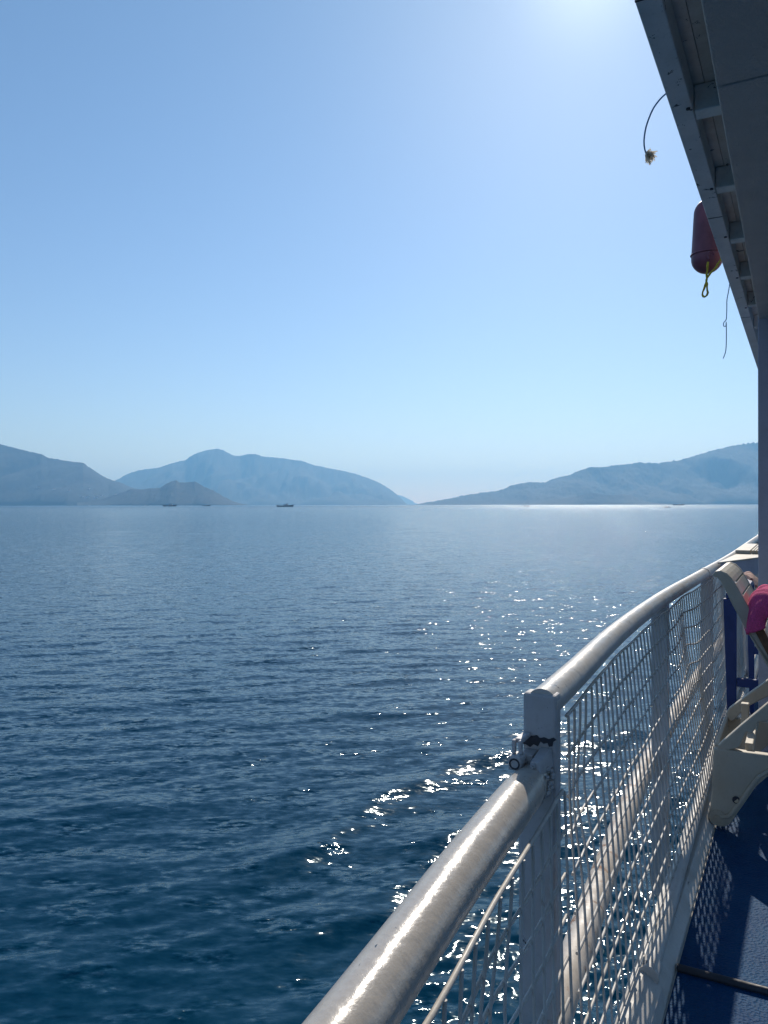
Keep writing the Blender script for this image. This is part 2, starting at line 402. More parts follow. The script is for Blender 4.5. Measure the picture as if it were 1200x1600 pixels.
hill([(20,788),(100,778),(150,765),(180,750),(200,739),(215,734),(235,731),(250,729),(270,722),(290,718),(297,712),(310,706),(325,702),(340,700),(350,703),(365,711),(375,712),(385,709),(397,708),(410,712),(440,715),(455,717),(470,719),(490,726),(515,731),(540,736),(560,741),(580,748),(595,755),(605,761),(615,768),(625,776),(631,783),(637,788)], 9000, 7000, 13000, 8, rough=7, gully=0.35)
hill([(560,786),(600,777),(615,773),(628,774),(636,778),(645,783),(653,788)], 14000, 13200, 15600, 12, rough=6, gully=0.2)
hill([(648,788),(662,785),(680,783),(700,779),(720,774),(750,770),(780,766),(800,758),(815,754),(850,753),(870,747),(890,741),(910,733),(925,730),(960,727),(1000,722),(1020,724),(1040,722),(1070,717),(1085,712),(1100,707),(1120,703),(1140,697),(1165,693),(1185,691),(1250,680),(1400,662),(1600,690),(1900,740),(2100,788)], 6200, 5000, 9500, 21, rough=10, gully=0.35)
hill([(800,788),(840,784),(870,779),(900,775),(920,770),(935,770),(950,774),(975,771),(990,775),(1000,781),(1020,785),(1060,788)], 4800, 4500, 5400, 27, rough=4, gully=0.1)

# ------------------------------------------------------------------ far boats
M_bhull = simple('dark_varnished_hull', (0.025,0.025,0.03), 0.5, 0.3, 2)
M_bwhite = simple('white_boat_paint', (0.62,0.62,0.62), 0.5, 0.2, 2)
M_bawn = simple('dark_awning', (0.08,0.10,0.14), 0.8, 0.2, 2)
def world_thing(name, loc, rz, label, cat, group=None):
    o = bpy.data.objects.new(name, None); COL.objects.link(o); o.location = loc; o.rotation_euler = (0, 0, rz); o['base'] = [0, 0, 0]
    return tag(o, label, cat, group)
def hull_mb(L, B, F, sheer=0.5, under=0.5):
    m = MB(); n = 15; rows = []
    for i in range(n):
        t = i/(n-1); x = (t-0.5)*L
        hb = B/2*min(1, (0.62+0.6*t)) * (1-max(0, (t-0.6)/0.4)**2.2)
        hb = max(hb, 0.04)
        top = F*(1+sheer*(abs(t-0.42)/0.58)**2); xt = x + (0.06*L*max(0, t-0.8)/0.2)
        rows.append([(x,-hb*0.75,-under),(xt,-hb,top*0.6),(xt,-hb,top),(xt,hb,top),(xt,hb,top*0.6),(x,hb*0.75,-under)])
    vs = [p for r in rows for p in r]; fs = []
    for i in range(n-1):
        for k in range(6): fs.append((i*6+k, i*6+(k+1) % 6, (i+1)*6+(k+1) % 6, (i+1)*6+k))
    fs += [tuple(range(6)), tuple(range((n-1)*6, n*6))]
    m.add(vs, fs); return m
def tour_boat(x, y, L, rz, label, awning=True, high=1.0):
    t = world_thing('excursion_boat', (x, y, 0), rz, label, 'boat', 'excursion boats far across the bay')
    B = L*0.25; F = L*0.072
    hull_mb(L, B, F, 0.9).build('hull', M_bhull, t)
    d = MB(); d.box((-L*0.06, -B*0.36, F*0.9), (L*0.22, B*0.36, F*0.9+L*0.07*high)); d.box((L*0.06, -B*0.3, F*0.9+L*0.07*high), (L*0.19, B*0.3, F*0.9+L*0.11*high))
    d.build('deckhouse', M_bwhite, t)
    if awning:
        a = MB(); a.box((-L*0.42, -B*0.42, F+L*0.062), (L*0.02, B*0.42, F+L*0.070))
        for xx in (-0.41, -0.3, -0.2, -0.1):
            for s in (-1, 1): a.tube([(L*xx, s*B*0.4, F*0.7), (L*xx, s*B*0.4, F+L*0.062)], L*0.003, 5)
        a.build('awning', M_bawn, t)
        r = MB(); r.box((-L*0.02, -B*0.34, F+L*0.112*high), (L*0.21, B*0.34, F+L*0.120*high)); r.build('roof', M_bawn, t)
    ms = MB(); ms.tube([(L*0.17,0,F), (L*0.16,0,F+L*0.17)], L*0.004, 6); ms.build('mast', M_bhull, t)
    ms = MB(); ms.tube([(L*0.50,0,F*1.6), (L*0.66,0,F*2.4)], L*0.004, 6); ms.build('bowsprit', M_bhull, t)
    ms = MB(); ms.tube([(-L*0.47,0,F*1.5), (-L*0.52,0,F+L*0.10)], L*0.006, 6); ms.build('flagstaff', M_bhull, t)
    return t
P = lambda u, y: ((u-600)/1200*y, y)
tour_boat(*P(265,1700), 28, R(3), 'dark two-deck excursion boat with a long awning, leftmost boat under the left hills')
tour_boat(*P(322,1950), 19, R(4), 'small dark boat lying between the two excursion boats on the left', high=0.7)
tour_boat(*P(445,1300), 27, R(-4), 'largest dark excursion boat, with raised stern, below the central mountain')
tour_boat(*P(1060,2100), 30, R(2), 'long low boat on the horizon below the right hill, just beyond the dark motor boat', awning=False, high=0.5)
def motor_boat(x, y, L, rz, label, mat, group=None, cat='motor boat'):
    t = world_thing('motor_boat', (x, y, 0), rz, label, cat, group)
    hull_mb(L, L*0.32, L*0.07, 0.4).build('hull', mat, t)
    c = MB(); c.hexa([(-L*0.1,-L*0.1,L*0.07),(L*0.2,-L*0.08,L*0.08),(L*0.2,L*0.08,L*0.08),(-L*0.1,L*0.1,L*0.07)],
                     [(-L*0.08,-L*0.08,L*0.15),(L*0.08,-L*0.07,L*0.15),(L*0.08,L*0.07,L*0.15),(-L*0.08,L*0.08,L*0.15)]); c.build('cabin', M_bwhite, t)
    return t
motor_boat(*P(823,1350), 12, R(5), 'small pale motor boat in the glitter left of centre of the right hill', M_bwhite)
motor_boat(*P(1042,860), 8, R(-6), 'dark motor boat on the glittering water, nearest boat at the right', M_bhull)
for (u, y, L, lb) in ((140,3300,10,'tiny white boat moored below the left hill, leftmost of the shore boats'),(227,3100,11,'tiny white boat at the left shore, left one of the close pair'),(235,3150,9,'tiny white boat at the left shore, right one of the close pair'),
                      (492,3400,10,'tiny white boat just right of the largest dark excursion boat, under the central mountain'),(570,3600,9,'tiny white boat under the right slope of the central mountain')):
    motor_boat(*P(u, y), L, R(random.uniform(-20,20)), lb, M_bwhite, 'tiny white boats moored along the far shore', 'boat')

# village houses on the left shore
M_wall = simple('whitewash', (0.72,0.70,0.66), 0.8, 0.1, 0.5); M_roof = simple('terracotta_tiles', (0.28,0.12,0.07), 0.8, 0.3, 1)
def z_on(x, y):
    dg = bpy.context.evaluated_depsgraph_get()
    ok, loc, *_ = scene.ray_cast(dg, Vector((x, y, 900)), Vector((0, 0, -1)))
    return loc.z if ok else 0
bpy.context.view_layer.update()
first = None
for (u, y, s) in ((128,3780,1.0),(137,3800,1.2),(139,3960,0.8),(150,3800,1.1),(158,3930,1.0),(166,3780,1.2),(178,3760,0.9),(181,3990,1.1),(190,3800,1.0),(196,3740,1.3),(60,3900,1.0),(84,3860,1.1),(108,3830,0.9)):
    y *= 1.26; s *= 1.25; x, yy = P(u, y); z = max(1.0, z_on(x, yy)) - 1.0
    if first is None:
        h = world_thing('house', (x, yy, z), 0, 'tiny white house with tiled roof on the far left shore', 'house', 'white houses scattered on the far left shore')
        m = MB(); m.box((-6,-4,-2), (6,4,6)); m.build('wall', M_wall, h)
        m = MB(); m.extrude_x([(-4.6,6.0),(4.6,6.0),(0,8.6)], -6.5, 6.5); m.build('roof', M_roof, h); first = h
    else:
        h = first.copy(); COL.objects.link(h); h.location = (x, yy, z)
        for ch in first.children: c2 = ch.copy(); COL.objects.link(c2); c2.parent = h
    h.rotation_euler = (0, 0, random.uniform(-0.6, 0.6)); h.scale = (s, s, s)

# ------------------------------------------------------------------ the boat we stand on: hull and deck
DZ = 2.5
boat = thing('tour_boat', (2.0, 0, 0), 'white hulled tour boat carrying the blue deck and the railing', 'boat')
m = MB(); m.extrude_x([(-4.5,-0.4),(0.25,-0.4),(0.47,1.6),(0.47,DZ+0.02),(0.43,DZ+0.02),(0.43,DZ-0.06),(-4.5,DZ-0.06)], -6, 16)
m.build('hull', M_hull, boat)
m = MB(); m.box((-6,-4.5,DZ-0.055), (16,0.425,DZ)); dk = m.build('deck', M_deck, boat)
m = MB()
m.box((-6,0.357,DZ+0.0),(1.9,0.43,DZ+0.085))
m.extrude_x([(0.357,DZ),(0.362,DZ+0.012),(0.395,DZ+0.05),(0.468,DZ+0.055),(0.468,DZ+0.022),(0.43,DZ+0.022),(0.428,DZ)], 1.9, 16)
m.build('kerb', M_kerb, boat, bevel=0.004)
m = MB(); m.tube([(2.615,-1.6,DZ+0.008),(2.63,-0.5,DZ+0.008),(2.62,0.357,DZ+0.008)], 0.013, 8); m.build('deck_cross_strip', M_black, boat)  # thin dark raised strip running across the deck
m = MB()
tp = smooth_curve([(2.42,0.408,DZ+0.083),(2.9,0.417,DZ+0.083),(3.35,0.426,DZ+0.083),(4,0.434,DZ+0.083),(4.6,0.448,DZ+0.083),(5.2,0.452,DZ+0.083),(8,0.45,DZ+0.083),(14,0.45,DZ+0.083)], 0.2)
m.tube(tp, 0.026, 14)
m.tube([(2.40,0.408,DZ+0.083),(2.47,0.409,DZ+0.083)], 0.031, 14)
m.build('kerb_pipe', M_kerb, boat)
m = MB()   # lit broad plate under the near mesh
m.extrude_x([(0.36,DZ+0.001),(0.37,DZ+0.06),(0.42,DZ+0.095),(0.45,DZ+0.095),(0.45,DZ+0.03)], -3, 2.41); m.build('kerb_plate', M_kerb, boat)

# ------------------------------------------------------------------ railing
RT = 3.55; ZB = DZ+0.085
top_pts = [(1.684,0.515,RT),(1.75,0.517,RT),(2.04,0.531,RT),(2.46,0.556,RT),(2.9,0.571,RT+.002),(3.5,0.579,RT+.003),(4.08,0.577,RT+.003),(4.8,0.566,RT),(5.6,0.551,RT),(6.5,0.534,RT),(7.4,0.519,RT+.004),(8.6,0.51,RT+.01),(10.9,0.505,RT+.01),(14,0.47,RT+.02)]
gate_pts = [(-2.0,0.20,3.40),(-1.0,0.315,3.40),(0.0,0.402,3.40),(0.761,0.457,3.40),(1.2,0.492,3.40),(1.655,0.522,3.395)]
top_c = smooth_curve(top_pts, 0.1); gate_c = smooth_curve(gate_pts, 0.1)
def lat_of(curve, s):
    return float(np.interp(s, [p.x for p in curve], [p.y for p in curve]))
rail = thing('deck_railing', (1.71, 0.519, DZ), 'white painted railing with wire mesh panels, running from the thick post along the deck edge', 'railing')
def jitter(c, a, seed):
    r = random.Random(seed); return [p + Vector((0, r.uniform(-a,a), r.uniform(-a,a))) for p in c]
m = MB(); m.tube(top_c, 0.0355, 28); m.build('top_rail', M_rail, rail)
for s in (5.32, 9.3):
    m = MB(); y = lat_of(top_c, s); m.tube([(s-0.03,y,RT),(s+0.03,y-0.001,RT)], 0.039, 24); m.build('rail_collar', M_rail, rail)
mid_c = smooth_curve([(-1.5,0.40,2.80),(0.5,0.45,2.81),(1.5,0.49,2.82),(1.89,0.515,2.82),(2.68,0.572,2.82),(3.57,0.618,2.82),(4.8,0.632,2.82),(6.05,0.625,2.82),(8,0.60,2.82),(12,0.55,2.82)], 0.15)
m = MB(); m.tube(mid_c, 0.040, 24); m.build('lower_rail', M_mid, rail)['label'] = 'rusty lower rail'
POSTS = [1.71, 3.73, 5.45, 7.2, 9.0, 10.8]
for i, s in enumerate(POSTS):
    y = lat_of(top_c, s); m = MB()
    hw = 0.038 if i == 0 else 0.036; y0 = y + (0.004 if i == 0 else 0.0)
    top = RT+0.024 if i == 0 else RT-0.01
    m.box((s-0.032, y0-hw, 2.2), (s+(0.012 if i == 0 else 0.032), y0+hw, top))
    if i == 0: m.box((s-0.046, y0-0.034, 2.2), (s-0.033, y0+0.045, 3.385))
    m.box((s-0.028, 0.455, 2.25), (s+0.028, y0-hw+0.002, 2.33))
    ps = m.build('post', M_post, rail, bevel=0.008 if i == 0 else 0.006)
    if i == 0: ps['label'] = 'thick rail post with the gate latch'
m = MB(); pp = [(0.480,3.478),(0.487,3.470),(0.489,3.452),(0.497,3.449),(0.500,3.462),(0.509,3.457),(0.516,3.464),(0.522,3.444),(0.532,3.450),(0.540,3.437),(0.552,3.446),(0.560,3.442),(0.560,3.476),(0.555,3.470),(0.546,3.483),(0.535,3.480),(0.524,3.486),(0.518,3.476),(0.508,3.482),(0.497,3.477),(0.487,3.485)]
pp = [(y, 3.468+(z-3.463)*0.6) for y, z in pp]
m.extrude_x(pp, 1.6768, 1.679)
m.build('bare_patch', M_black, rail)

def wire_panel(name, s0, s1, ytop, ztop, seed, parent, bulge=None, r=0.0033, gaps=()):
    r_ = random.Random(seed); m = MB(); pitch = 0.068; zs = []
    z = ztop
    while z > ZB-0.01: zs.append(z); z -= 0.0905
    def pos(s, z):
        t = (z-ZB)/(ztop-ZB); y = (0.425+0.012*math.sin(s))*(1-t) + ytop(s)*t
        ds = dz = dy = 0
        if bulge:
            for (bs_, bz, w_, a, b_) in bulge:
                g = math.exp(-((s-bs_)/w_)**2-((z-bz)/w_)**2); ds += a*g*(s-bs_)/w_; dz += b_*g; dy += 0.02*g
        dz += 0.003*math.sin(s*5+seed)+0.0015*math.sin(s*13+seed*2)
        return Vector((s+ds, y+dy, z+dz))
    n = int((s1-s0)/pitch); cols = [s0 + (s1-s0)*i/n for i in range(n+1)]
    for i, s in enumerate(cols):
        lean = r_.uniform(-0.003, 0.003); pts = []
        for j in range(len(zs)*2-1):
            z = zs[0] + (zs[-1]-zs[0])*j/(len(zs)*2-2)
            p = pos(s+lean*(j/(len(zs)*2-2)-0.5)+r_.uniform(-0.0006,0.0006), z); p.y -= 0.0022; pts.append(p)
        m.tube(pts, r, 6)
    for j, z in enumerate(zs):
        pts = []; N = n*2
        for i in range(N+1):
            s = s0 + (s1-s0)*i/N; p = pos(s, z); p.y += 0.0025; p.z += r_.uniform(-0.0006,0.0006); pts.append(p)
        m.tube(pts, r*(1.5 if j == 0 and ztop < 3.4 else 1.3), 6)
    for k in range(10):   # rusty weld knots
        s = r_.choice(cols); z = r_.choice(zs); p = pos(s, z)
        m.tube([p+Vector((-0.007,0,-0.002)), p+Vector((0,-0.003,0.003)), p+Vector((0.007,0,0.001))], [0.003,0.006,0.003], 6)
    return m.build(name, M_wire, parent)
tl = lambda s: lat_of(top_c, s)-0.040
segs = [(1.76,3.73,[(1.95,3.3,0.14,0.035,-0.02)]),(3.73,5.45,[(4.15,3.25,0.22,-0.06,0.04),(4.6,3.0,0.2,0.03,-0.02)]),(5.45,7.2,[(6.0,3.1,0.2,0.03,0.02)]),(7.2,9.0,None),(9.0,10.8,None)]
for i, (a, b_, bl_) in enumerate(segs): wire_panel('wire_mesh', a, b_, tl, RT-0.036, 3+i, rail, bl_)

gate = thing('railing_gate', (1.2, 0.49, DZ), 'low gate section of railing with a fat white top tube, nearest the camera', 'gate')
m = MB(); rg = [0.043]*(len(gate_c)-2) + [0.0425, 0.035]; m.tube(gate_c, rg, 32); m.build('top_rail', M_gate, gate)
gl = lambda s: lat_of(gate_c, s)-0.061
wire_panel('wire_mesh', -0.9, 1.668, gl, 3.366, 31, gate, [(1.2,3.15,0.15,0.02,-0.01)])
m = MB(); m.box((-1.0,0.30,ZB),(-0.94,0.36,3.37)); m.build('gate_post', M_post, gate, bevel=0.006)
lt = MB()
lt.box((1.590,0.534,3.424),(1.632,0.562,3.455)); lt.box((1.632,0.520,3.415),(1.6775,0.550,3.45))
lt.box((1.604,0.536,3.455),(1.618,0.544,3.486)); lt.box((1.604,0.551,3.455),(1.618,0.559,3.486)); lt.box((1.618,0.538,3.476),(1.6775,0.557,3.486))
lt.hexa([(1.60,0.490,3.418),(1.6775,0.486,3.418),(1.6775,0.520,3.414),(1.60,0.524,3.414)],[(1.605,0.496,3.445),(1.6775,0.490,3.458),(1.6775,0.516,3.458),(1.605,0.516,3.445)])
lto = lt.build('latch', M_post, gate, bevel=0.003)
m = MB(); ring = [(1.589,0.547+0.0105*math.cos(a),3.439+0.0105*math.sin(a)) for a in np.linspace(0,2*math.pi,17)[:-1]]
m.tube(ring, 0.0019, 6, closed=True); m.build('latch_ring', M_black, lto)
lto.children[0].location = (0,0,0)
# weld blisters round the end of the tube
m = MB(); rr_ = random.Random(5)
for k in range(36):
    th = rr_.uniform(-2.6, 0.6); s = 1.655-abs(rr_.gauss(0,0.03)); y = lat_of(gate_c, s)
    p = Vector((s, y+0.041*math.sin(th), 3.397+0.041*math.cos(th))); q = rr_.uniform(0.004,0.010)
    m.tube([p+Vector((-q,0,0)), p, p+Vector((q,0,0))], [q*0.3,q*0.75,q*0.3], 6)
m.build('weld_bead', M_post, gate)

# ------------------------------------------------------------------ canopy (overhanging upper deck)
KZ = 5.10
can = thing('canopy', (2.0, 0.3, KZ), 'white painted steel overhang of the upper deck with rows of joists, above the railing', 'canopy')
m = MB(); m.extrude_x([(0.268,KZ),(0.322,KZ),(0.322,KZ+0.20),(0.312,KZ+0.20),(0.312,KZ+0.075),(0.268,KZ+0.075)], -3, 15)
m.build('edge_beam', M_beam, can, bevel=0.003)
s = 2.34-0.6*8
while s < 14.5:
    m = MB(); m.box((s-0.03, -0.4, KZ+0.002), (s+0.03, 0.2665, KZ+0.076)); m.build('joist', M_joist, can, bevel=0.004); s += 0.6
m = MB()
y = -3.0
while y < 0.30: m.box((-3, y, KZ+0.077+random.uniform(0,0.002)), (15, min(y+0.118, 0.311), KZ+0.10)); y += 0.12
m.build('ceiling_plank', M_plank, can)
m = MB(); m.box((-3,-3.0,KZ+0.101),(15,0.311,KZ+0.19)); m.build('upper_deck_slab', M_hull, can)
KS = 5.02
for (a, b_) in ((-3,-0.57),(-0.565,2.04),(2.046,4.72)):
    m = MB(); l0 = lambda s: 0.172+0.0105*(s-0.9)
    m.hexa([(a,-2.6,KS),(b_,-2.6,KS),(b_,l0(b_),KS),(a,l0(a),KS)], [(a,-2.6,KS+0.03),(b_,-2.6,KS+0.03),(b_,l0(b_)-0.001,KS+0.03),(a,l0(a)-0.001,KS+0.03)])
    m.box((a,l0(b_)-0.03,KS+0.031),(b_,min(l0(a),l0(b_))-0.012,KS+0.08))
    m.build('soffit_panel', M_roughpanel, can, bevel=0.003)
m = MB(); m.box((-3,0.305,KZ+0.201),(15,0.33,KZ+0.33)); m.tube([(-3,0.30,6.15),(15,0.30,6.15)],0.022,12)
for s in np.arange(-2,15,1.8): m.tube([(s,0.30,KZ+0.2),(s,0.30,6.15)],0.018,10)
m.build('upper_rail', M_beam, can)
m = MB(); rb = random.Random(3)
for s in (1.74, 3.2, 5.0):
    m = MB(); m.box((s-0.002,0.2685,KZ-0.0012),(s+0.003,0.3215,KZ-0.0003)); m.build('weld_seam', M_black, can)
for s in (1.62, 2.28, 2.9, 3.45, 4.1, 4.75):
    m = MB(); m.tube([(s, 0.278, KZ-0.004),(s, 0.278, KZ-0.0002)], 0.006, 7); m.build('bolt', M_black, can)

m = MB(); m.box((4.75,0.0,DZ),(4.90,0.218,KS+0.06)); 
col = m.build('support_column', M_col, None, bevel=0.004); base_at(col, (4.82,0.11,DZ))
tag(col, 'grey painted steel column standing behind the lounger and holding up the overhang', 'column')

# ------------------------------------------------------------------ sun lounger
lg = thing('sun_lounger', (4.15, 0.2, DZ), 'cream plastic sun lounger with raised back, set across the deck beside the mesh railing', 'sun lounger')
SA, SB = 3.85, 4.45
def side(prof, s, w, name, bev=0.004):
    m = MB(); m.extrude_x(prof, s, s+w); return m.build(name, M_plastic, lg, bevel=bev)
outer = [(0.372,3.668),(0.356,3.689),(0.335,3.693),(0.308,3.682),(0.285,3.658),(0.262,3.62),(0.232,3.562),(0.202,3.502),(0.137,3.363),(0.035,3.145),(-0.05,2.96)]
inner = [(-0.095,2.935),(-0.005,3.04),(0.035,3.09),(0.10,3.20),(0.137,3.262),(0.19,3.36),(0.241,3.455),(0.285,3.54),(0.312,3.60),(0.333,3.645),(0.350,3.660)]
for s in (SA, SB-0.035): side(outer+inner, s, 0.035, 'back_side')
m = MB()   # back skin with slots
def back_pt(t, off):
    P_ = [Vector((0,y,z)) for y, z in outer[1:]]; L_ = [0]
    for a, b_ in zip(P_[:-1], P_[1:]): L_.append(L_[-1]+(b_-a).length)
    d = t*L_[-1]; y = np.interp(d, L_, [p.y for p in P_]); z = np.interp(d, L_, [p.z for p in P_])
    y2 = np.interp(d+0.01, L_, [p.y for p in P_]); z2 = np.interp(d+0.01, L_, [p.z for p in P_])
    n_ = Vector((0, -(z2-z), (y2-y))); n_ = n_.normalized() if n_.length > 0 else Vector((0,0,1))
    n_ = n_ if n_.z < 0 else -n_
    return y + n_.y*off, z + n_.z*off
t = 0.0
while t < 0.97:
    t1 = min(t + (0.12 if t == 0 else 0.062), 0.985); n_ = 5
    top_ = [back_pt(t+(t1-t)*k/n_, 0.002) for k in range(n_+1)]; bot_ = [back_pt(t+(t1-t)*k/n_, 0.010) for k in range(n_+1)]
    m.extrude_x(top_+bot_[::-1], SA+0.036, SB-0.036, smooth=False); t = t1+0.012
m.build('backrest', M_plastic, lg)
# legs: panel with a foot, an arch below, mirrored at the far end of the lounger
near_leg = [(0.362,2.872),(0.137,2.874),(-0.25,2.874),(-0.75,2.874),(-0.86,2.87),(-0.87,2.60),(-0.885,2.56),(-0.87,2.53),(-0.83,2.513),(-0.79,2.53),(-0.75,2.60),(-0.66,2.72),(-0.5,2.79),(-0.25,2.81),(0.02,2.81),(0.137,2.78),(0.189,2.722),(0.228,2.651),(0.262,2.592),(0.290,2.540),(0.315,2.518),(0.345,2.513),(0.372,2.528),(0.386,2.562),(0.376,2.60)]
flange = [(0.30,2.535),(0.345,2.513),(0.315,2.518),(0.29,2.54)]
for s in (SA-0.01, SB-0.03):
    lo = side(near_leg, s, 0.045, 'leg_panel', 0.006)
m = MB()   # stiffening rib that follows the arch, and the foot boss
arch = [(0.352,2.56),(0.300,2.57),(0.27,2.615),(0.235,2.672),(0.196,2.742),(0.14,2.803),(0.02,2.834),(-0.25,2.834)]
for s in (SA-0.014,):
    m.tube([(s,y,z) for y, z in smooth_curve([(y,z,0) for y, z in arch], 0.02) for y, z in [(y,z)]] if False else [(s, p.x, p.y) for p in smooth_curve([(y,z,0) for y, z in arch], 0.03)], 0.010, 8)
    m.tube([(s-0.004,0.345,2.556),(s+0.01,0.345,2.556)], 0.036, 20); m.tube([(s-0.012,0.345,2.556),(s,0.345,2.556)], 0.014, 16)
m.build('leg_rib', M_plastic, lg)
m = MB(); m.tube([(SA-0.018,0.268,2.652),(SA+0.0,0.268,2.652)], 0.016, 16); m.build('leg_hole', M_black, lg)
m = MB(); m.tube([(SA-0.0195,0.267,2.651),(SA-0.0175,0.266,2.650)], 0.010, 14); m.build('plug', M_mat, lg)
# notched adjuster beams rising inboard
beam_n = [(0.345,2.868),(0.344,2.885),(0.330,2.902),(0.25,2.990),(0.137,3.108),(0.0,3.25),(0.0,3.13),(0.10,3.055),(0.15,3.022),(0.176,3.018),(0.186,3.0),(0.192,2.978),(0.207,2.957),(0.222,2.966),(0.230,2.960),(0.241,2.928),(0.252,2.897),(0.268,2.882),(0.294,2.876),(0.312,2.862),(0.328,2.853),(0.340,2.857)]
beam_f = [(0.352,2.882),(0.355,2.90),(0.342,2.925),(0.25,3.012),(0.158,3.096),(0.03,3.21),(0.03,3.12),(0.158,3.012),(0.24,2.955),(0.29,2.902),(0.320,2.865),(0.338,2.858)]
side(beam_n, SA-0.008, 0.05, 'adjuster_beam', 0.006); side(beam_f, SB-0.05, 0.05, 'adjuster_beam', 0.006)
m = MB()
m.box((SA+0.05,0.20,2.86),(SB-0.05,0.235,2.90)); m.box((SA+0.03,0.345,2.80),(SB-0.03,0.365,2.88)); m.box((SA+0.30,0.232,2.80),(SA+0.34,0.268,3.02)); m.box((SA+0.05,0.06,3.02),(SB-0.05,0.09,3.05))
m.build('cross_bar', M_plastic, lg, bevel=0.004)
m = MB()
y = -0.85
while y < -0.12: m.box((SA+0.04,y,2.875),(SB-0.04,y+0.055,2.895)); y += 0.068
m.build('seat_slat', M_plastic, lg, bevel=0.003)
m = MB(); m.extrude_x([(0.135,3.215),(0.118,3.225),(-0.04,2.955),(-0.02,2.955)], SA-0.02, SA-0.002)
m.extrude_x([(0.205,3.455),(0.180,3.49),(0.02,3.15),(0.035,3.115)], SA-0.006, SA-0.001); m.build('wood_strip', M_brown, lg)

# pink towel over the backrest
def cloth(path, s0, s1, name, mat, thick=0.008, amp=0.006, seed=1, ns=26, nt_=46, sag=0.0, dome=None):
    pc = smooth_curve([(y, z, 0) for y, z in path], 0.01); L_ = [0]
    for a, b_ in zip(pc[:-1], pc[1:]): L_.append(L_[-1]+(b_-a).length)
    U = np.linspace(0,1,ns); V = np.linspace(0,1,nt_); vs = []; fs = []
    for i, u in enumerate(U):
        for j, v in enumerate(V):
            d = v*L_[-1]; y = float(np.interp(d, L_, [p.x for p in pc])); z = float(np.interp(d, L_, [p.y for p in pc]))
            e = math.sin(math.pi*v)
            wv_ = amp*(math.sin(u*17+seed+v*3)+0.7*math.sin(u*31+v*9+seed*2))*(0.4+1.2*abs(v-0.5))
            edge = 0.012*math.sin(v*11+seed)*(1 if u > .5 else -1)*abs(u-.5)*2
            if dome:
                g = min(1, u/dome[2]); g = 0.25+0.75*math.sqrt(max(0, 1-(1-g)**2)); g *= 1+0.05*math.sin(v*14+1)*math.sin(u*9)
                y = dome[0]+(y-dome[0])*g; z = dome[1]+(z-dome[1])*g; edge *= 0.4
            vs.append((s0+(s1-s0)*u+edge, y+wv_*0.6, z+wv_+0.004*math.sin(v*23+u*5)-sag*abs(u-0.5)**2))
    for i in range(ns-1):
        for j in range(nt_-1): a = i*nt_+j; fs.append((a,a+1,a+nt_+1,a+nt_))
    m = MB(); m.add(vs, fs, True); o = m.build(name, mat, None)
    sm = o.modifiers.new('solid', 'SOLIDIFY'); sm.thickness = thick; sm.offset = 0
    return o
tw = cloth([(0.222,3.415),(0.220,3.47),(0.214,3.53),(0.188,3.582),(0.145,3.592),(0.10,3.555),(0.04,3.44),(-0.01,3.34)], SA-0.075, SA+0.30, 'towel', M_pink, 0.012, 0.008, 2, 40, 60, dome=(0.120,3.46,0.22))
base_at(tw, (4.0,0.15,3.5)); tag(tw, 'bright pink towel draped over the raised back of the sun lounger', 'towel')

# ------------------------------------------------------------------ blue steel frame, table and what lies on it
bf = thing('steel_frame', (5.5, 0.3, DZ), 'dark blue painted steel frame standing behind the sun lounger', 'frame')
for (s, y) in ((4.97,0.378),(6.1,0.332),(4.97,-0.3),(6.1,-0.3)):
    w_ = 0.036 if s < 5.5 else 0.026
    m = MB(); m.hexa([(s-0.02,y-w_*0.55-0.012,DZ),(s+0.02,y-w_*0.55-0.012,DZ),(s+0.02,y+w_*0.55-0.012,DZ),(s-0.02,y+w_*0.55-0.012,DZ)],
                     [(s-0.02,y-w_,3.44),(s+0.02,y-w_,3.44),(s+0.02,y+w_,3.44),(s-0.02,y+w_,3.44)]); m.build('leg', M_blue, bf, bevel=0.004)
for nm_, a_, b2_ in (('cross_bar',(4.953,-0.3,2.925),(4.99,0.342,2.975)),('cross_bar',(6.08,-0.3,2.925),(6.12,0.31,2.975)),('top_bar',(4.95,-0.34,3.441),(6.13,-0.26,3.475)),('top_bar',(4.95,0.30,3.441),(6.13,0.40,3.475))):
    m = MB(); m.box(a_, b2_); m.build(nm_, M_blue, bf, bevel=0.003)

tb = thing('table', (6.6, 0.25, DZ), 'white table touching the top rail, carrying a slatted board and a rolled mat', 'table')
zt = 3.60
m = MB(); q = [(5.70,0.512),(6.75,0.175),(7.45,0.20),(7.25,0.44),(6.6,0.475)]
m.hexa([(a,b_,zt-0.012) for a, b_ in q], [(a,b_,zt) for a, b_ in q]); m.build('table_top', M_plastic, tb, bevel=0.003)
m = MB(); q2 = [(5.735,0.495),(6.75,0.185),(7.43,0.21),(7.23,0.43),(6.6,0.46)]
m.hexa([(a,b_,zt-0.125) for a, b_ in q2], [(a,b_,zt-0.0125) for a, b_ in q2]); m.build('apron', M_col, tb)
for (a, b_) in ((5.9,0.44),(6.9,0.22),(7.15,0.40)):
    m = MB(); m.tube([(a,b_,DZ),(a,b_,zt-0.1251)], 0.02, 10); m.build('leg', M_col, tb)
bd = MB()
for (y, y2) in ((0.305,0.318),(0.325,0.338),(0.345,0.358),(0.368,0.474)): bd.box((6.75, y, zt+0.003), (7.9, y2, zt+0.03))
bd.box((6.80,0.305,zt+0.0005),(6.84,0.47,zt+0.0028)); bd.box((7.7,0.305,zt+0.0005),(7.74,0.47,zt+0.0028))
bo = bd.build('slatted_board', M_plastic, None, bevel=0.002); base_at(bo, (7.6,0.38,zt)); tag(bo, 'cream slatted board lying on the white table beside the top rail', 'board')
